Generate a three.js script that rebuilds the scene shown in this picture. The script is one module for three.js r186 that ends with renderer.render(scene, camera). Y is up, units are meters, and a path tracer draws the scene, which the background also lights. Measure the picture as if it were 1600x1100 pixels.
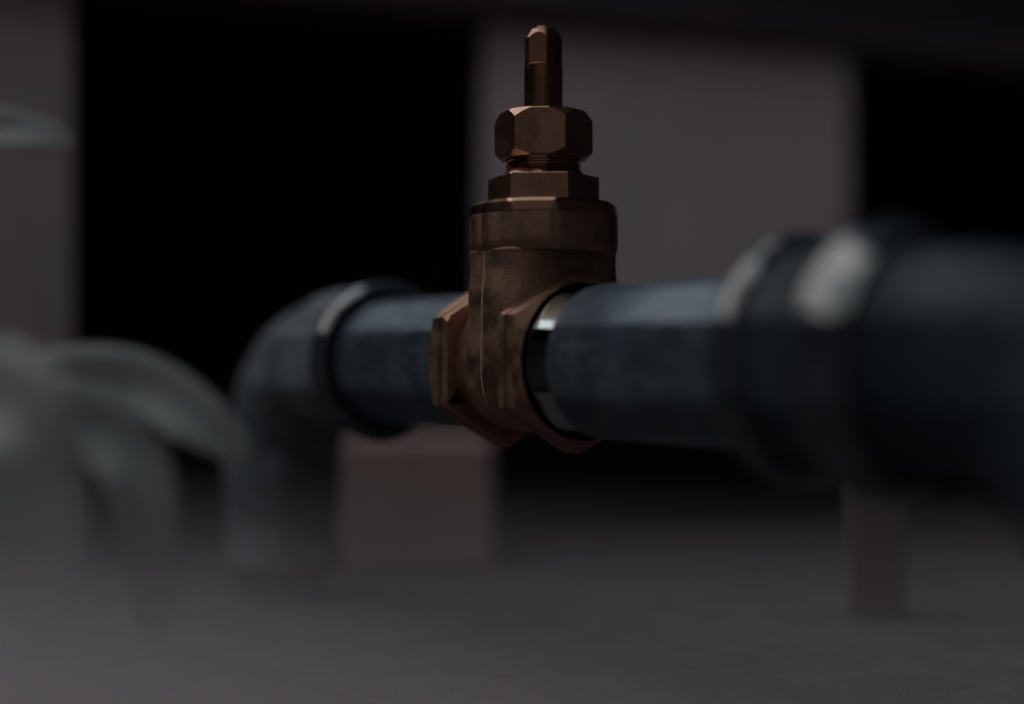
import * as THREE from 'three';
import { MarchingCubes } from 'three/addons/objects/MarchingCubes.js';
import { RoundedBoxGeometry } from 'three/addons/geometries/RoundedBoxGeometry.js';
import { mergeGeometries, mergeVertices, toCreasedNormals } from 'three/addons/utils/BufferGeometryUtils.js';
import { Brush, Evaluator, INTERSECTION, SUBTRACTION } from 'three-bvh-csg';

// ---------------------------------------------------------------- camera, sky, sun, exposure
const scene = new THREE.Scene();
const F = 2150, EYE = 0.102;                       // lens in pixels of the 1600 px wide photograph, eye height in metres
const camera = new THREE.PerspectiveCamera(2 * Math.atan(550 / F) * 180 / Math.PI, 1600 / 1100, 0.01, 60);
camera.position.set(0, EYE, 0);
camera.rotation.x = Math.atan(15 / F);
camera.focus = 0.428; camera.userData.fStop = 1.75;

const skyData = new Float32Array(128 * 64 * 4);
for (let r = 0; r < 64; r++) for (let c = 0; c < 128; c++) {
  const up = Math.sin(((r + 0.5) / 64 - 0.5) * Math.PI), b = 0.72 + 0.28 * Math.max(0, up);
  skyData.set([0.91 * b, 1.02 * b, 1.02 * b, 1], (r * 128 + c) * 4);
}
const sky = new THREE.DataTexture(skyData, 128, 64, THREE.RGBAFormat, THREE.FloatType);
sky.mapping = THREE.EquirectangularReflectionMapping; sky.needsUpdate = true;
scene.background = sky; scene.environment = sky;

const sun = new THREE.DirectionalLight(new THREE.Color(1.0, 0.92, 0.89), 0.65);
sun.position.set(-0.9, 1.3, -0.75); sun.target.position.set(0, 0.1, -0.45);
sun.shadow.radius = 90; sun.castShadow = true; sun.shadow.mapSize.set(2048, 2048);
Object.assign(sun.shadow.camera, { left: -1.5, right: 1.5, top: 1.5, bottom: -1.5, near: 0.05, far: 6 });
scene.add(sun, sun.target);

const renderer = new THREE.WebGLRenderer({ antialias: true });
renderer.setSize(1024, 704);
renderer.toneMapping = THREE.LinearToneMapping; renderer.toneMappingExposure = 0.72;
renderer.shadowMap.enabled = true;

// ---------------------------------------------------------------- helpers
function rng(seed) { return () => { seed |= 0; seed = seed + 0x6D2B79F5 | 0; let t = Math.imul(seed ^ seed >>> 15, 1 | seed); t = t + Math.imul(t ^ t >>> 7, 61 | t) ^ t; return ((t ^ t >>> 14) >>> 0) / 4294967296; }; }
const V = (x, y, z) => new THREE.Vector3(x, y, z);
const at = (px, py, depth) => V((px - 800) / F * depth, EYE + (565 - py) / F * depth, -depth);   // a measured point of the place
const mix = (a, b, t) => a + (b - a) * t, sstep = (a, b, x) => { const t = Math.min(1, Math.max(0, (x - a) / (b - a))); return t * t * (3 - 2 * t); };

function lattice(seed, n) { const r = rng(seed), g = new Float32Array(n * n).map(() => r()); return (x, y) => { const xi = Math.floor(x), yi = Math.floor(y), fx = x - xi, fy = y - yi, w = (v) => ((v % n) + n) % n, sx = fx * fx * (3 - 2 * fx), sy = fy * fy * (3 - 2 * fy); return mix(mix(g[w(yi) * n + w(xi)], g[w(yi) * n + w(xi + 1)], sx), mix(g[w(yi + 1) * n + w(xi)], g[w(yi + 1) * n + w(xi + 1)], sx), sy); }; }
function fbm(seed, base, octaves, stretch = 1) {     // tiles over 0..1
  const ls = []; for (let i = 0; i < octaves; i++) ls.push([lattice(seed + i * 17, base << i), base << i, 0.55 ** i]);
  const total = ls.reduce((a, l) => a + l[2], 0);
  return (u, v) => ls.reduce((a, [l, f, w]) => a + w * l(u * f, v * f * stretch), 0) / total;
}
function tex(size, fn, srgb, metres) {
  const d = new Uint8Array(size * size * 4);
  for (let y = 0; y < size; y++) for (let x = 0; x < size; x++) { const c = fn(x / size, y / size); for (let k = 0; k < 3; k++) d[(y * size + x) * 4 + k] = Math.max(0, Math.min(255, Math.round(255 * c[k]))); d[(y * size + x) * 4 + 3] = 255; }
  const t = new THREE.DataTexture(d, size, size); t.wrapS = t.wrapT = THREE.RepeatWrapping; t.magFilter = THREE.LinearFilter; t.minFilter = THREE.LinearMipmapLinearFilter; t.generateMipmaps = true;
  if (srgb) t.colorSpace = THREE.SRGBColorSpace;
  t.repeat.set(1 / metres, 1 / metres); t.needsUpdate = true; return t;
}
const g3 = (v) => [v, v, v];
const toS = (l) => l <= 0.0031308 ? 12.92 * l : 1.055 * l ** (1 / 2.4) - 0.055;
const lin = (r, g, b) => [toS(r), toS(g), toS(b)];
const blend = (a, b, t) => a.map((v, i) => mix(v, b[i], t));

const counts = {};
function numbered(n) { const k = counts[n] = (counts[n] ?? -1) + 1; return k ? n + '_' + String(k).padStart(3, '0') : n; }
function thing(name, label, category, pos, turn = 0, group) {
  const o = new THREE.Group(); o.name = numbered(name); o.userData = { label, category }; if (group) o.userData.group = group;
  o.position.copy(pos); o.rotation.y = turn; scene.add(o); return o;
}
function part(parent, name, geo, mat, label) {
  const m = new THREE.Mesh(geo, mat); m.name = name; m.castShadow = m.receiveShadow = true; if (label) m.userData.label = label;
  if (parent) parent.add(m); return m;
}
function structure(name, geo, mat) { const m = part(scene, name, geo, mat); m.userData.kind = 'structure'; return m; }
// a surface of rings: stations = [{ p, e1, e2, r }], uv in metres
function rings(stations, n = 72, crease = 0.7) {
  const pos = [], uv = [], idx = []; let len = 0;
  stations.forEach((s, i) => {
    if (i) len += Math.hypot(s.p.distanceTo(stations[i - 1].p), s.r - stations[i - 1].r);
    for (let j = 0; j <= n; j++) { const a = j / n * 2 * Math.PI, q = s.p.clone().addScaledVector(s.e1, Math.cos(a) * s.r).addScaledVector(s.e2, Math.sin(a) * s.r); pos.push(q.x, q.y, q.z); uv.push(j / n * 2 * Math.PI * 0.025, len); }
  });
  for (let i = 0; i < stations.length - 1; i++) for (let j = 0; j < n; j++) { const a = i * (n + 1) + j, b = a + n + 1; idx.push(a, a + 1, b, b, a + 1, b + 1); }
  const g = new THREE.BufferGeometry(); g.setAttribute('position', new THREE.Float32BufferAttribute(pos, 3)); g.setAttribute('uv', new THREE.Float32BufferAttribute(uv, 2)); g.setIndex(idx);
  return toCreasedNormals(g, crease);
}
const alongX = (profile, n, crease) => rings(profile.map(([x, r]) => ({ p: V(x, 0, 0), e1: V(0, 1, 0), e2: V(0, 0, 1), r })), n, crease);   // [[x, radius], ...]
const alongY = (profile, n, crease) => rings(profile.map(([r, y]) => ({ p: V(0, y, 0), e1: V(0, 0, 1), e2: V(1, 0, 0), r })), n, crease);  // [[radius, y], ...]
const csg = new Evaluator(); csg.attributes = ['position', 'normal', 'uv'];
function solid(a, b, op) { const A = new Brush(a), B = new Brush(b); A.updateMatrixWorld(); B.updateMatrixWorld(); return csg.evaluate(A, B, op).geometry; }
function box(w, h, d, x, y, z, r = 0.001) {       // a board with eased edges, uv in metres, grain along its longest side
  const g = new RoundedBoxGeometry(w, h, d, 2, r); const p = g.attributes.position, nn = g.attributes.normal, uv = g.attributes.uv, long = Math.max(w, h, d);
  for (let i = 0; i < p.count; i++) {
    const q = [p.getX(i), p.getY(i), p.getZ(i)], m = [Math.abs(nn.getX(i)), Math.abs(nn.getY(i)), Math.abs(nn.getZ(i))], f = m.indexOf(Math.max(...m));
    const rest = [0, 1, 2].filter((k) => k !== f), L = [w, h, d], l = rest.sort((s, t) => L[t] - L[s]);
    uv.setXY(i, q[l[1]] + f * 0.13 + x, q[l[0]] + y);
  }
  g.translate(x, y, z); return g;
}

// ---------------------------------------------------------------- materials
const nA = fbm(11, 4, 6), nB = fbm(53, 8, 5), nC = fbm(97, 16, 5), nFine = fbm(131, 64, 3), nMid = fbm(151, 32, 3);
const brassTone = tex(512, (u, v) => { const a = nA(u, v), b = nC(u, v); return lin(...blend([0.46, 0.276, 0.192], [0.27, 0.158, 0.12], sstep(0.42, 0.68, a) * 0.6 + 0.35 * sstep(0.5, 0.75, b))); }, true, 0.05);
const brassRough = tex(512, (u, v) => g3(0.36 + 0.16 * sstep(0.35, 0.7, nB(u, v)) + 0.1 * nFine(u, v)), false, 0.05);
const castBump = tex(512, (u, v) => g3(0.5 * nMid(u, v) + 0.35 * nFine(u, v) + 0.15 * nB(u, v)), false, 0.04);
const turnBump = tex(256, (u, v) => g3(0.7 * fine(v) + 0.3 * nFine(u, v)), false, 0.012);
function fine(v) { return 0.5 + 0.5 * Math.sin(v * 2 * Math.PI * 24); }
const M = {};
M.castBrass = new THREE.MeshStandardMaterial({ map: brassTone, metalness: 1, roughnessMap: brassRough, roughness: 1.05, bumpMap: castBump, bumpScale: 0.00015 });
M.machinedBrass = new THREE.MeshStandardMaterial({ map: brassTone, color: new THREE.Color(1, 1, 0.95), metalness: 1, roughnessMap: brassRough, roughness: 0.62, bumpMap: castBump, bumpScale: 0.00006 });
M.brightBrass = new THREE.MeshStandardMaterial({ map: brassTone, color: new THREE.Color(1.1, 1.05, 1.0), metalness: 1, roughnessMap: brassRough, roughness: 0.42, bumpMap: castBump, bumpScale: 0.00004 });
M.stemBrass = new THREE.MeshStandardMaterial({ map: brassTone, color: new THREE.Color(0.72, 0.62, 0.55), metalness: 1, roughnessMap: brassRough, roughness: 0.5, bumpMap: castBump, bumpScale: 0.00004 });
const nScr = fbm(173, 64, 2, 0.125);
const zincTone = tex(512, (u, v) => {
  const a = nA(u, v), b = nB(u + 0.3, v), c = nC(u, v + 0.2);
  let col = blend([0.118, 0.160, 0.208], [0.082, 0.113, 0.152], sstep(0.35, 0.7, b));
  col = blend(col, [0.17, 0.21, 0.235], 0.5 * sstep(0.55, 0.75, c));
  col = blend(col, [0.24, 0.28, 0.29], 0.55 * sstep(0.70, 0.80, nScr(u, v)) + 0.3 * sstep(0.62, 0.8, nMid(u, v)));
  return lin(...blend(col, [0.16, 0.09, 0.08], 0.5 * sstep(0.66, 0.80, a)));
}, true, 0.09);
const zincRough = tex(512, (u, v) => g3(0.24 + 0.04 * sstep(0.3, 0.7, nC(u, v)) + 0.05 * sstep(0.4, 0.7, nA(u, v))), false, 0.07);
const zincBump = tex(512, (u, v) => g3(0.6 * nB(u, v) + 0.4 * nMid(u, v)), false, 0.06);
M.zinc = new THREE.MeshStandardMaterial({ map: zincTone, metalness: 0.45, roughnessMap: zincRough, roughness: 1.4, bumpMap: zincBump, bumpScale: 0.00006 });
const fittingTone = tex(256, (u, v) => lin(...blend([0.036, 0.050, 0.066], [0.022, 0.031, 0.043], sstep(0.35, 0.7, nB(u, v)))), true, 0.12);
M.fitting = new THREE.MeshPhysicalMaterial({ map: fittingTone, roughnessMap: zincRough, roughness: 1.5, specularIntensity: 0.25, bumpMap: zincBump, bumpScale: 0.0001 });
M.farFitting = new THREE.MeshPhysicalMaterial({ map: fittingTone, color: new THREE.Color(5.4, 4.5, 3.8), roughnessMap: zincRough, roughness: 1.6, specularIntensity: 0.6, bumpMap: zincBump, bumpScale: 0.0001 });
M.wornBand = new THREE.MeshPhysicalMaterial({ map: fittingTone, ior: 2.1, roughnessMap: zincRough, roughness: 0.6, bumpMap: zincBump, bumpScale: 0.0001 });
M.polished = new THREE.MeshStandardMaterial({ color: new THREE.Color(0.36, 0.42, 0.43), metalness: 1, roughness: 0.15, bumpMap: zincBump, bumpScale: 0.00005 });
const soilTone = tex(512, (u, v) => { const a = nA(u, v), b = nC(u, v), c = nFine(u, v); return lin(...blend([0.15, 0.128, 0.138], [0.09, 0.077, 0.083], 0.7 * sstep(0.3, 0.7, b) + 0.6 * (a - 0.5) + 0.5 * (c - 0.5))); }, true, 0.25);
M.soil = new THREE.MeshStandardMaterial({ map: soilTone, roughness: 0.95, bumpMap: castBump, bumpScale: 0.003 });
const ledgeTone = tex(512, (u, v) => { const a = nA(u, v), b = nMid(u, v), c = nFine(u, v); return lin(...blend([0.26, 0.222, 0.243], [0.21, 0.18, 0.197], 0.6 * sstep(0.35, 0.7, a) + 0.5 * (b - 0.5) + 0.4 * (c - 0.5))); }, true, 0.2);
M.paleConcrete = new THREE.MeshStandardMaterial({ map: ledgeTone, roughness: 0.9, bumpMap: castBump, bumpScale: 0.0006 });
const grain = (dark, light, seed, metres) => { const g1 = fbm(seed, 8, 4), g2 = fbm(seed + 5, 32, 3); return tex(512, (u, v) => { const w = g1(u, v * 0.125 * 8) * 0.4 + g2(u, Math.round(v * 8) / 8) * 0.6; return lin(...blend(dark, light, w)); }, true, metres); };
const paintTone = tex(512, (u, v) => { const a = nA(u, v), b = nMid(u, v); const c = blend([0.92, 0.73, 0.78], [0.82, 0.62, 0.70], sstep(0.35, 0.7, a) * 0.7 + 0.4 * (b - 0.5)); return lin(...blend(c, [0.80, 0.71, 0.70], 0.8 * sstep(0.5, 0.66, nA(v + 0.37, u + 0.11))));  }, true, 0.25);
M.palePaint = new THREE.MeshStandardMaterial({ map: paintTone, roughness: 0.8, bumpMap: castBump, bumpScale: 0.0004 });
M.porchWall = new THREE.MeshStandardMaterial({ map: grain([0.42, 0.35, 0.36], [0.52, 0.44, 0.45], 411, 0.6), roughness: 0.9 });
M.greyPaint = new THREE.MeshStandardMaterial({ map: paintTone, color: new THREE.Color(0.56, 0.55, 0.56), roughness: 0.8, bumpMap: castBump, bumpScale: 0.0004 });
M.darkWood = new THREE.MeshStandardMaterial({ map: grain([0.06, 0.035, 0.045], [0.095, 0.06, 0.07], 301, 0.2), roughness: 0.85, bumpMap: castBump, bumpScale: 0.0004 });
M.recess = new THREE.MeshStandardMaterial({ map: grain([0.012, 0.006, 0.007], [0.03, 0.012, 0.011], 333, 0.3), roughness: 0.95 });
M.tanWood = new THREE.MeshStandardMaterial({ map: grain([0.50, 0.33, 0.31], [0.64, 0.46, 0.44], 351, 0.12), roughness: 0.85, bumpMap: castBump, bumpScale: 0.0005 });
M.stake = new THREE.MeshStandardMaterial({ map: grain([0.16, 0.12, 0.12], [0.23, 0.175, 0.175], 371, 0.12), roughness: 0.85, bumpMap: castBump, bumpScale: 0.0005 });
const leafTone = tex(256, (u, v) => { const a = nA(u, v), b = nMid(u, v); return lin(...blend([0.28, 0.30, 0.295], [0.225, 0.245, 0.24], sstep(0.3, 0.7, a) * 0.8 + 0.3 * (b - 0.5))); }, true, 0.05);
M.leaf = new THREE.MeshPhysicalMaterial({ map: leafTone, roughness: 0.55, bumpMap: castBump, bumpScale: 0.0003 });
M.stemGreen = new THREE.MeshStandardMaterial({ color: new THREE.Color(0.12, 0.14, 0.10), roughness: 0.8 });
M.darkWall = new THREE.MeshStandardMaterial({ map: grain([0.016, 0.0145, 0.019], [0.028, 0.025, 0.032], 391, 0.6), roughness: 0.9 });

// ---------------------------------------------------------------- ground and low structure behind
{
  const g = new THREE.PlaneGeometry(8, 8, 60, 60); g.rotateX(-Math.PI / 2);
  const uv = g.attributes.uv; for (let i = 0; i < uv.count; i++) uv.setXY(i, uv.getX(i) * 8, uv.getY(i) * 8);
  structure('ground', g, M.soil);
}
const YAW = 21.2 * Math.PI / 180, PLANK = 0.290;
{
  const s = thing('plank_bench', 'low dark plank structure behind the pipe, black hollows between its pale uprights', 'bench', V(-0.2214, 0, -0.68), YAW);
  part(s, 'plank', box(1.9, 0.015, 0.42, 0.15, PLANK + 0.0075, -0.196, 0.002), M.darkWood, 'dark plank edge across the top');
  part(s, 'post', box(0.040, PLANK, 0.035, -0.016, PLANK / 2, -0.0175, 0.002), M.greyPaint, 'pale upright at the left edge behind the leaves');
  s.updateMatrixWorld(); const l = at(755, 0, 0.769), r = at(1318, 0, 0.853), w = part(s, 'panel', box(Math.hypot(r.x - l.x, r.z - l.z), PLANK - 0.085, 0.016, 0, 0.085 + (PLANK - 0.085) / 2, 0, 0.003), M.palePaint, 'pale panel directly behind the valve stem');
  w.rotation.y = Math.atan2(l.z - r.z, r.x - l.x) - YAW; w.position.copy(s.worldToLocal(l.clone().add(r).multiplyScalar(0.5).setY(0)));
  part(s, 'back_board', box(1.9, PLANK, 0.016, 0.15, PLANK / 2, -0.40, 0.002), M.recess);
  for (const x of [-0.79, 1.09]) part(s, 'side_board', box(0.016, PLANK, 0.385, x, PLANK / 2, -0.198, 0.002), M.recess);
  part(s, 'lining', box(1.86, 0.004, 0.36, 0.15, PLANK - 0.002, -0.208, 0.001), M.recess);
}
// porch round the frame: pale wall behind the camera, dark walls at the back and right, roof over the right, open to the sky at the left
{
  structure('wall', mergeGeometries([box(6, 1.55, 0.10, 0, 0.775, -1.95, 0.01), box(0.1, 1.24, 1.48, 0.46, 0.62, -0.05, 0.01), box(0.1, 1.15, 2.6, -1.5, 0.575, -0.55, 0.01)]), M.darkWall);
  structure('porch_wall', box(5.0, 1.6, 0.1, 0.3, 0.80, 0.75, 0.01), M.porchWall);
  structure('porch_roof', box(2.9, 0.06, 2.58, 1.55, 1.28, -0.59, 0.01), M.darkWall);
}
// the pale ledge that the camera stands on, its far edge parallel to the pipe, far out of focus
{
  const a = at(520, 915, 0.092), b = at(1250, 1140, 0.0695), mid = a.clone().add(b).multiplyScalar(0.5), turn = Math.atan2(-(b.z - a.z), b.x - a.x);
  const t = thing('concrete_ledge', 'pale blurred concrete ledge across the bottom foreground', 'ledge', V(mid.x, 0, mid.z), turn);
  const h = (a.y + b.y) / 2;
  part(t, 'ledge_body', box(2.4, h, 0.36, 0, h / 2, 0.18, 0.004), M.paleConcrete);
}

// ---------------------------------------------------------------- wood pieces on the ground
{
  const a = at(530, 0, 0.66), b = at(772, 0, 0.66), h = EYE - (690 - 565) / F * 0.66;
  const t = thing('wooden_block', 'short tan wooden block standing on the ground left of the dark hollow, below the valve', 'wooden block', V((a.x + b.x) / 2, 0, -0.66), 4 * Math.PI / 180);
  part(t, 'block', box(b.x - a.x, h, 0.07, 0, h / 2, -0.036, 0.003), M.tanWood);
}
{
  const p = at(1368, 0, 0.55);
  const t = thing('wooden_stake', 'thin brownish stake standing upright behind the right elbow', 'stake', V(p.x, 0, p.z), -0.15);
  part(t, 'stake', box(0.0215, 0.085, 0.012, 0, 0.0425, 0, 0.001), M.stake);
}

// ---------------------------------------------------------------- pipe run
const TH = 35 * Math.PI / 180, DIR = V(Math.sin(TH), 0, Math.cos(TH)), FACE = V(0.02247, EYE, -0.42), TURN = TH - Math.PI / 2;
const run = (t) => FACE.clone().addScaledVector(DIR, t);
const R0 = 0.02325, MID = -0.0217;

function pipe(name, label, t0, t1, group) { return thing(name, label, 'pipe', run(t0), TURN, group); }
{
  const L = 0.115, t = pipe('steel_pipe', 'blue grey steel pipe from valve to right elbow with a mirror bright band', 0, L);
  part(t, 'pipe_body', alongX([[0.0108, R0 - 0.004], [0.0108, R0 - 0.0004], [0.0113, R0], [0.05, R0], [0.0665, R0], [L, R0]], 120), M.zinc);
  part(t, 'polished_band', alongX([[-0.0045, R0 - 0.0045], [-0.0045, R0 + 0.0002], [0.0118, R0 - 0.0011]], 120), M.polished, 'mirror bright band next to the hexagon');
}
{
  const a = -0.0500, b = -0.145, t = pipe('steel_pipe', 'short dull steel pipe from the brass valve back to the far left elbow', a);
  part(t, 'pipe_body', alongX([[0.004, R0 - 0.004], [0.004, R0], [-0.03, R0], [b - a, R0]], 120), M.zinc);
}
const RB = 0.047, RB2 = 0.058, SOCK = 0.044, SOCK2 = 0.048;
function elbow(label, t, turn, RB, band, mat, SOCK, body) {
  const e = thing('pipe_elbow', label, 'pipe elbow', run(t), turn, undefined);
  const prof = [[0.009, R0 + 0.0004], [0.009, 0.0262], [0.0012, 0.0265], [0.0002, 0.0275], [0.0009, 0.0287], [0.006, 0.0288 + 0.0004 * band], [0.0095, 0.0284 + 0.0008 * band], [0.014, 0.0283 + 0.0009 * band], [0.020, 0.0281 + 0.0018 * band], [0.0255, 0.0279 + 0.0032 * band], [0.0305, 0.0274 + 0.0045 * band], [0.0385, 0.0266 + 0.0042 * band], [0.0425, body + 0.0012 + 0.0006 * band], [SOCK, body]];   // [distance from rim, radius] of one socket
  const arc = (x, r, w, h, blunt) => { const a = []; for (let i = 0; i <= 18; i++) { const t = i / 9 - 1; a.push([x + w * t, r + h * ((t < 0 && blunt) || blunt === 2 ? Math.sqrt(Math.max(0, 1 - t * t)) : Math.cos(t * Math.PI / 2) ** 1.6)]); } return a; };
  const st = [];
  const leg1 = (s) => ({ p: V(s, 0, 0), e1: V(0, 1, 0), e2: V(0, 0, 1) }), leg2 = (s) => ({ p: V(SOCK + RB, -RB - (SOCK - s), 0), e1: V(1, 0, 0), e2: V(0, 0, 1) });
  for (const [s, r] of prof) st.push({ ...leg1(s), r });
  for (let i = 0; i <= 20; i++) { const a = i / 20 * Math.PI / 2; st.push({ p: V(SOCK + RB * Math.sin(a), -RB + RB * Math.cos(a), 0), e1: V(Math.sin(a), Math.cos(a), 0), e2: V(0, 0, 1), r: body }); }
  for (const [s, r] of prof.slice().reverse()) st.push({ ...leg2(s), r: band > 0.5 ? r : s < 0.0095 && r < 0.0265 ? 0.0208 : mix(body, r, (s - 0.02) ** 2 < 0.0001 ? 0.2 : 0.6) - (s < 0.04 ? 0.0018 : 0) });
  part(e, 'elbow_body', rings(st, 96, 0.8), mat);
  const bands = [arc(0.0046, 0.0279, 0.0044, 0.0021 + 0.0024 * band, band > 0.5 ? 2 : true)]; if (band > 0.5) bands.push(arc(0.0335, 0.0304, 0.0088, 0.0036));
  for (const b of bands) for (const leg of band > 0.5 ? [leg1, leg2] : [leg1]) part(e, 'raised_band', rings((leg === leg1 ? b : b.slice().reverse()).map(([s, r]) => ({ ...leg(s), r })), 96, 0.8), M.wornBand, 'glossy raised band round the socket');
  return e;
}
elbow('large near steel elbow with two raised bands at the right end of the pipe run', 0.0859, TURN, RB2, 1, M.fitting, SOCK2, 0.0262);
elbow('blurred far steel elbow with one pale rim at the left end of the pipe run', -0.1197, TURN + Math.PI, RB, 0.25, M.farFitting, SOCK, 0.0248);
{
  const p = run(-0.1197 - SOCK - RB); p.y = 0;
  const r = thing('riser_pipe', 'vertical steel pipe from the far left elbow into the ground', 'pipe', p, 0);
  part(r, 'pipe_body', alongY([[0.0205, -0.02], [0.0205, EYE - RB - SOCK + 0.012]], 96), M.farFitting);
}

// ---------------------------------------------------------------- brass valve
{
  const v = thing('brass_valve', 'bronze coloured gate valve without handle, hexagon ends and a square topped stem', 'valve', run(MID), TURN);
  const K = 0.4378 / F;                               // metres per photograph pixel at the stem
  // cast body: chest, barrel and dome blended in one field
  {
    const N = 112, S = 0.042, mc = new MarchingCubes(N, M.castBrass, false, false, 300000); mc.isolation = 0;
    const smin = (a, b, k) => { const h = Math.max(0, Math.min(1, 0.5 + 0.5 * (b - a) / k)); return mix(b, a, h) - k * h * (1 - h); };
    const field = (x, y, z) => {
      const se = (Math.abs(x / 0.0180) ** 3 + Math.abs(z / 0.0233) ** 3) ** (1 / 3);
      const narrow = 1 - 0.03 * sstep(0.019, 0.030, y) * (1 - 0.9 * sstep(0.033, 0.037, y));
      let chest = (se - narrow) * 0.0215; chest = Math.max(chest, y - 0.0350);
      const low = (Math.abs(x / 0.0180) ** 3 + Math.abs(y / 0.0215) ** 3 + Math.abs(z / 0.0233) ** 3) ** (1 / 3); const dome = (low - 1) * 0.0215;
      chest = y > 0 ? chest : dome;
      const rr = Math.hypot(y, z), xr = x - -0.004; let barrel = Math.max(rr - 0.0205 - 0.0015 * sstep(0.009, 0.0155, Math.abs(xr)), Math.abs(xr) - 0.0235);
      return smin(chest, barrel, 0.0055);
    };
    let i = 0; for (let k = 0; k < N; k++) for (let j = 0; j < N; j++) for (let a = 0; a < N; a++) mc.field[i++] = -field((a - N / 2) / (N / 2) * S, (j - N / 2) / (N / 2) * S, (k - N / 2) / (N / 2) * S);
    mc.update();
    const pos = Float32Array.from(mc.positionArray.subarray(0, mc.count * 3), (q) => q * S);
    let g = new THREE.BufferGeometry(); g.setAttribute('position', new THREE.BufferAttribute(pos, 3));
    g = mergeVertices(g, 1e-6); g.computeVertexNormals();
    const uv = new Float32Array(g.attributes.position.count * 2); for (let q = 0; q < uv.length / 2; q++) { const x = g.attributes.position.getX(q), y = g.attributes.position.getY(q), z = g.attributes.position.getZ(q); uv[q * 2] = Math.atan2(x, -Math.abs(z) - 1e-4) * 0.0215 + (z > 0 ? 0 : 0.4); uv[q * 2 + 1] = y; }
    g.setAttribute('uv', new THREE.BufferAttribute(uv, 2));
    part(v, 'body', g, M.castBrass);
  }
  const uvBox = (g) => { const p = g.attributes.position, uv = new Float32Array(p.count * 2); for (let q = 0; q < p.count; q++) { uv[q * 2] = p.getX(q) * 0.9 + p.getZ(q) * 0.45; uv[q * 2 + 1] = p.getY(q) + p.getX(q) * 0.31 - 0.27 * p.getZ(q); } g.setAttribute('uv', new THREE.BufferAttribute(uv, 2)); return g; };
  const prism = (R, h, first) => { const s = new THREE.Shape(); for (let i = 0; i < 6; i++) { const a = first + i * Math.PI / 3; s[i ? 'lineTo' : 'moveTo'](R * Math.cos(a), R * Math.sin(a)); } s.closePath(); const g = new THREE.ExtrudeGeometry(s, { depth: h - 0.0008, bevelEnabled: true, bevelSize: 0.0004, bevelThickness: 0.0004, bevelSegments: 2, bevelOffset: -0.0004 }); g.translate(0, 0, 0.0004); return g; };
  // hexagon end pieces, a corner at the top
  const HR = 0.02833, hexEnd = (x0, x1, open) => {
    let g = prism(HR, x1 - x0, Math.PI / 2); g.rotateY(Math.PI / 2); g.translate(x0, 0, 0);
    const bore = new THREE.CylinderGeometry(R0 + 0.0009, R0 + 0.0009, 0.008, 96); bore.rotateZ(Math.PI / 2); bore.translate(open > 0 ? x1 : x0, 0, 0);
    g = solid(g, bore, SUBTRACTION);
    // corners cut back by a shallow cone as on a turned bar
    const far = HR * 0.955, near = R0 + 0.0008, lo = open > 0 ? [[x0 - 0.001, far], [x0 + 0.0022, HR * 1.005]] : [[x0 - 0.00005, near], [x0 + 0.0032, HR * 1.005]], hi = open > 0 ? [[x1 - 0.0032, HR * 1.005], [x1 + 0.00005, near]] : [[x1 - 0.0022, HR * 1.005], [x1 + 0.001, far]];
    const c = alongX([[lo[0][0], 0.0001], ...lo, ...hi, [hi[1][0], 0.0001]], 96, 0.3);
    g = solid(g, c, INTERSECTION);
    const gx = open > 0 ? x0 + 0.0042 : x1 - 0.0042, gr = [[gx - 0.0006, 0.031], [gx + 0.0006, 0.031], [gx + 0.0003, 0.0236], [gx - 0.0003, 0.0236], [gx - 0.0006, 0.031]];
    g = solid(g, alongX(gr, 96, 0.3), SUBTRACTION);
    return toCreasedNormals(uvBox(g), 0.35);
  };
  part(v, 'hexagon_end', hexEnd(0.0100, -MID, 1), M.castBrass);
  part(v, 'hexagon_end', hexEnd(-0.0300, -0.0185, -1), M.castBrass);
  // second, thinner step behind the right hexagon
  // collar with a turned bright rim, bonnet hexagon, thread, packing nut and stem
  const top = new THREE.Group(); // only used to turn geometry
  const spin = (g) => { g.rotateY(-TURN); return g; };
  const CR = 116 * K;
  part(v, 'collar', alongY([[CR - 0.003, 0.0335], [CR - 0.0009, 0.0341], [CR - 0.0002, 0.0352], [CR, 0.037], [CR, 0.0455], [CR - 0.0004, 0.0459], [CR - 0.003, 0.0460]], 128, 0.5), M.castBrass);
  part(v, 'collar_rim', alongY([[CR - 0.003, 0.0456], [CR - 0.0002, 0.0457], [CR + 0.0001, 0.0460], [CR - 0.0004, 0.0488], [CR - 0.0015, 0.0498], [CR - 0.004, 0.0501], [0.012, 0.0502]], 128, 0.5), M.brightBrass, 'turned rim catching the light');
  const hexNut = (R, y0, y1, low, high, cut) => {
    let g = prism(R, y1 - y0, 0); g.rotateX(-Math.PI / 2);           // extrude direction becomes +y
    g.rotateY(-Math.PI / 2 + 24 * Math.PI / 180); g.translate(0, y0, 0);
    const c = alongY([[0.0001, y0 - 0.0002], [R * cut, y0 - 0.0002], [R * 1.002, y0 + low], [R * 1.002, y1 - high], [R * cut, y1 + 0.0002], [0.0001, y1 + 0.0002]], 96, 0.3);
    g = solid(g, c, INTERSECTION); return spin(toCreasedNormals(uvBox(g), 0.35));
  };
  part(v, 'bonnet_hexagon', hexNut(87 * K, 0.0500, 0.0585, 0.0003, 0.0006, 0.97), M.machinedBrass);
  part(v, 'bonnet_neck', alongY([[0.0150, 0.0583], [0.0133, 0.0586], [0.0120, 0.0605], [0.0116, 0.0609], [0.0116, 0.0611], [0.0120, 0.0615], [0.0120, 0.0622], [0.0114, 0.0626], [0.0114, 0.0630], [0.0120, 0.0634], [0.0120, 0.0641], [0.0115, 0.0646], [0.0118, 0.0656]], 96, 0.4), M.brightBrass, 'bright shoulder and thread under the nut');
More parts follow.
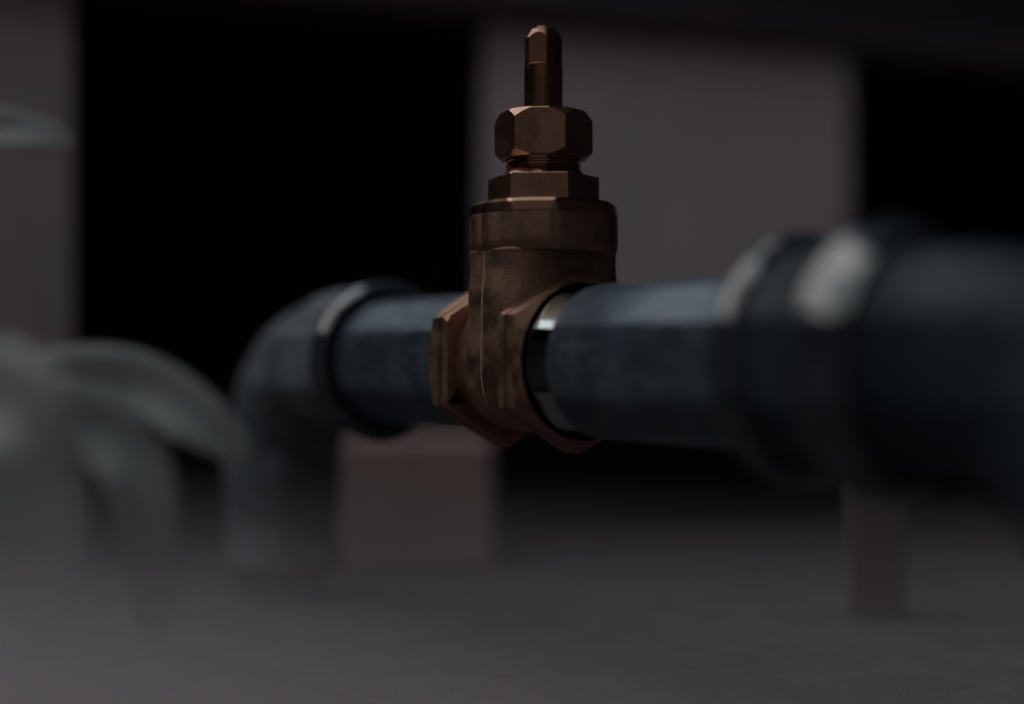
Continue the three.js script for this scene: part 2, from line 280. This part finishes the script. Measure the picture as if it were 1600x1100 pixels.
  part(v, 'packing_nut', hexNut(77 * K, 0.0641, 0.0790, 0.0022, 0.0030, 0.86), M.machinedBrass);
  const SR = 30 * K;
  let st = alongY([[SR, 0.070], [SR, 0.0940], [SR - 0.0003, 0.0943], [0.004, 0.0943]], 64, 0.4);
  part(v, 'stem', spin(st), M.stemBrass);
  let sq = new RoundedBoxGeometry(0.0104, 0.03, 0.0104, 2, 0.0002); sq.translate(0, 0.103, 0); sq.rotateY(Math.PI / 4 + 24 * Math.PI / 180);
  const tip = alongY([[0.0001, 0.0938], [SR - 0.0001, 0.0938], [SR - 0.0001, 0.1026], [0.0044, 0.1054], [0.0038, 0.1058], [0.0026, 0.1060], [0.0023, 0.1065], [0.0014, 0.1069], [0.0001, 0.1070]], 64, 0.5);
  part(v, 'stem_square', spin(toCreasedNormals(uvBox(solid(sq, tip, INTERSECTION)), 0.4)), M.stemBrass);
}

// ---------------------------------------------------------------- plant at the left
{
  const root = at(-85, 0, 0.345); root.y = 0;
  const p = thing('leafy_plant', 'blurred plant with broad grey green leaves at the left edge', 'plant', root);
  const local = (q) => q.sub(root);
  const stemPts = [V(0, -0.004, 0), V(0.002, 0.04, 0.002), V(-0.001, 0.085, 0), V(0.001, 0.12, -0.003), V(0.0, 0.155, -0.004)];
  part(p, 'stem', new THREE.TubeGeometry(new THREE.CatmullRomCurve3(stemPts), 30, 0.0032, 10), M.stemGreen);
  function leaf(path, half, hint, fold = 0.25, widths = (s) => Math.sin(Math.PI * Math.min(1, s * 0.93 + 0.07) ** 0.9) ** 0.5) {
    const curve = new THREE.CatmullRomCurve3(path.map(local)), n = 40, m = 8, pos = [], uv = [], idx = [], up = V(...hint).normalize();
    for (let i = 0; i <= n; i++) {
      const s = i / n, c = curve.getPoint(s), tg = curve.getTangent(s), side = tg.clone().cross(up).normalize(), nor = side.clone().cross(tg).normalize();
      const w = half * Math.max(0.02, widths(s));
      for (let j = 0; j < 2 * m; j++) {
        const topSide = j <= m, q = topSide ? -1 + 2 * j / m : 1 - 2 * (j - m) / m, th = 0.0005 * (1 - q * q) * (topSide ? 1 : -1);
        const pt = c.clone().addScaledVector(side, q * w).addScaledVector(nor, th + fold * Math.abs(q) * w + 0.05 * w * Math.sin(9 * s + 2 * q) - (Math.abs(q) < 0.1 && topSide ? 0.0003 : 0));
        pos.push(pt.x, pt.y, pt.z); uv.push(q * half, s * 0.08);
      }
    }
    const k = 2 * m; for (let i = 0; i < n; i++) for (let j = 0; j < k; j++) { const a = i * k + j, b = i * k + (j + 1) % k; idx.push(a, b, a + k, b, b + k, a + k); }
    const g = new THREE.BufferGeometry(); g.setAttribute('position', new THREE.Float32BufferAttribute(pos, 3)); g.setAttribute('uv', new THREE.Float32BufferAttribute(uv, 2)); g.setIndex(idx); g.computeVertexNormals();
    return part(p, 'leaf', g, M.leaf);
  }
  leaf([at(-72, 670, 0.345), at(60, 612, 0.345), at(200, 612, 0.345), at(300, 655, 0.342), at(394, 720, 0.34)], 0.0108, [0.0, 0.5, 0.95]);
  leaf([at(-70, 690, 0.345), at(90, 650, 0.34), at(198, 715, 0.335), at(232, 830, 0.33), at(246, 1000, 0.33)], 0.0100, [0.45, 0.2, 0.9]);
  leaf([at(-74, 720, 0.345), at(-60, 640, 0.31), at(20, 665, 0.29), at(62, 780, 0.285), at(95, 1010, 0.28)], 0.0150, [-0.2, 0.45, 1]);
  leaf([at(-73, 240, 0.35), at(-20, 205, 0.35), at(40, 208, 0.35), at(112, 226, 0.35)], 0.0062, [0, 0.5, 0.9]);
}
renderer.render(scene, camera);
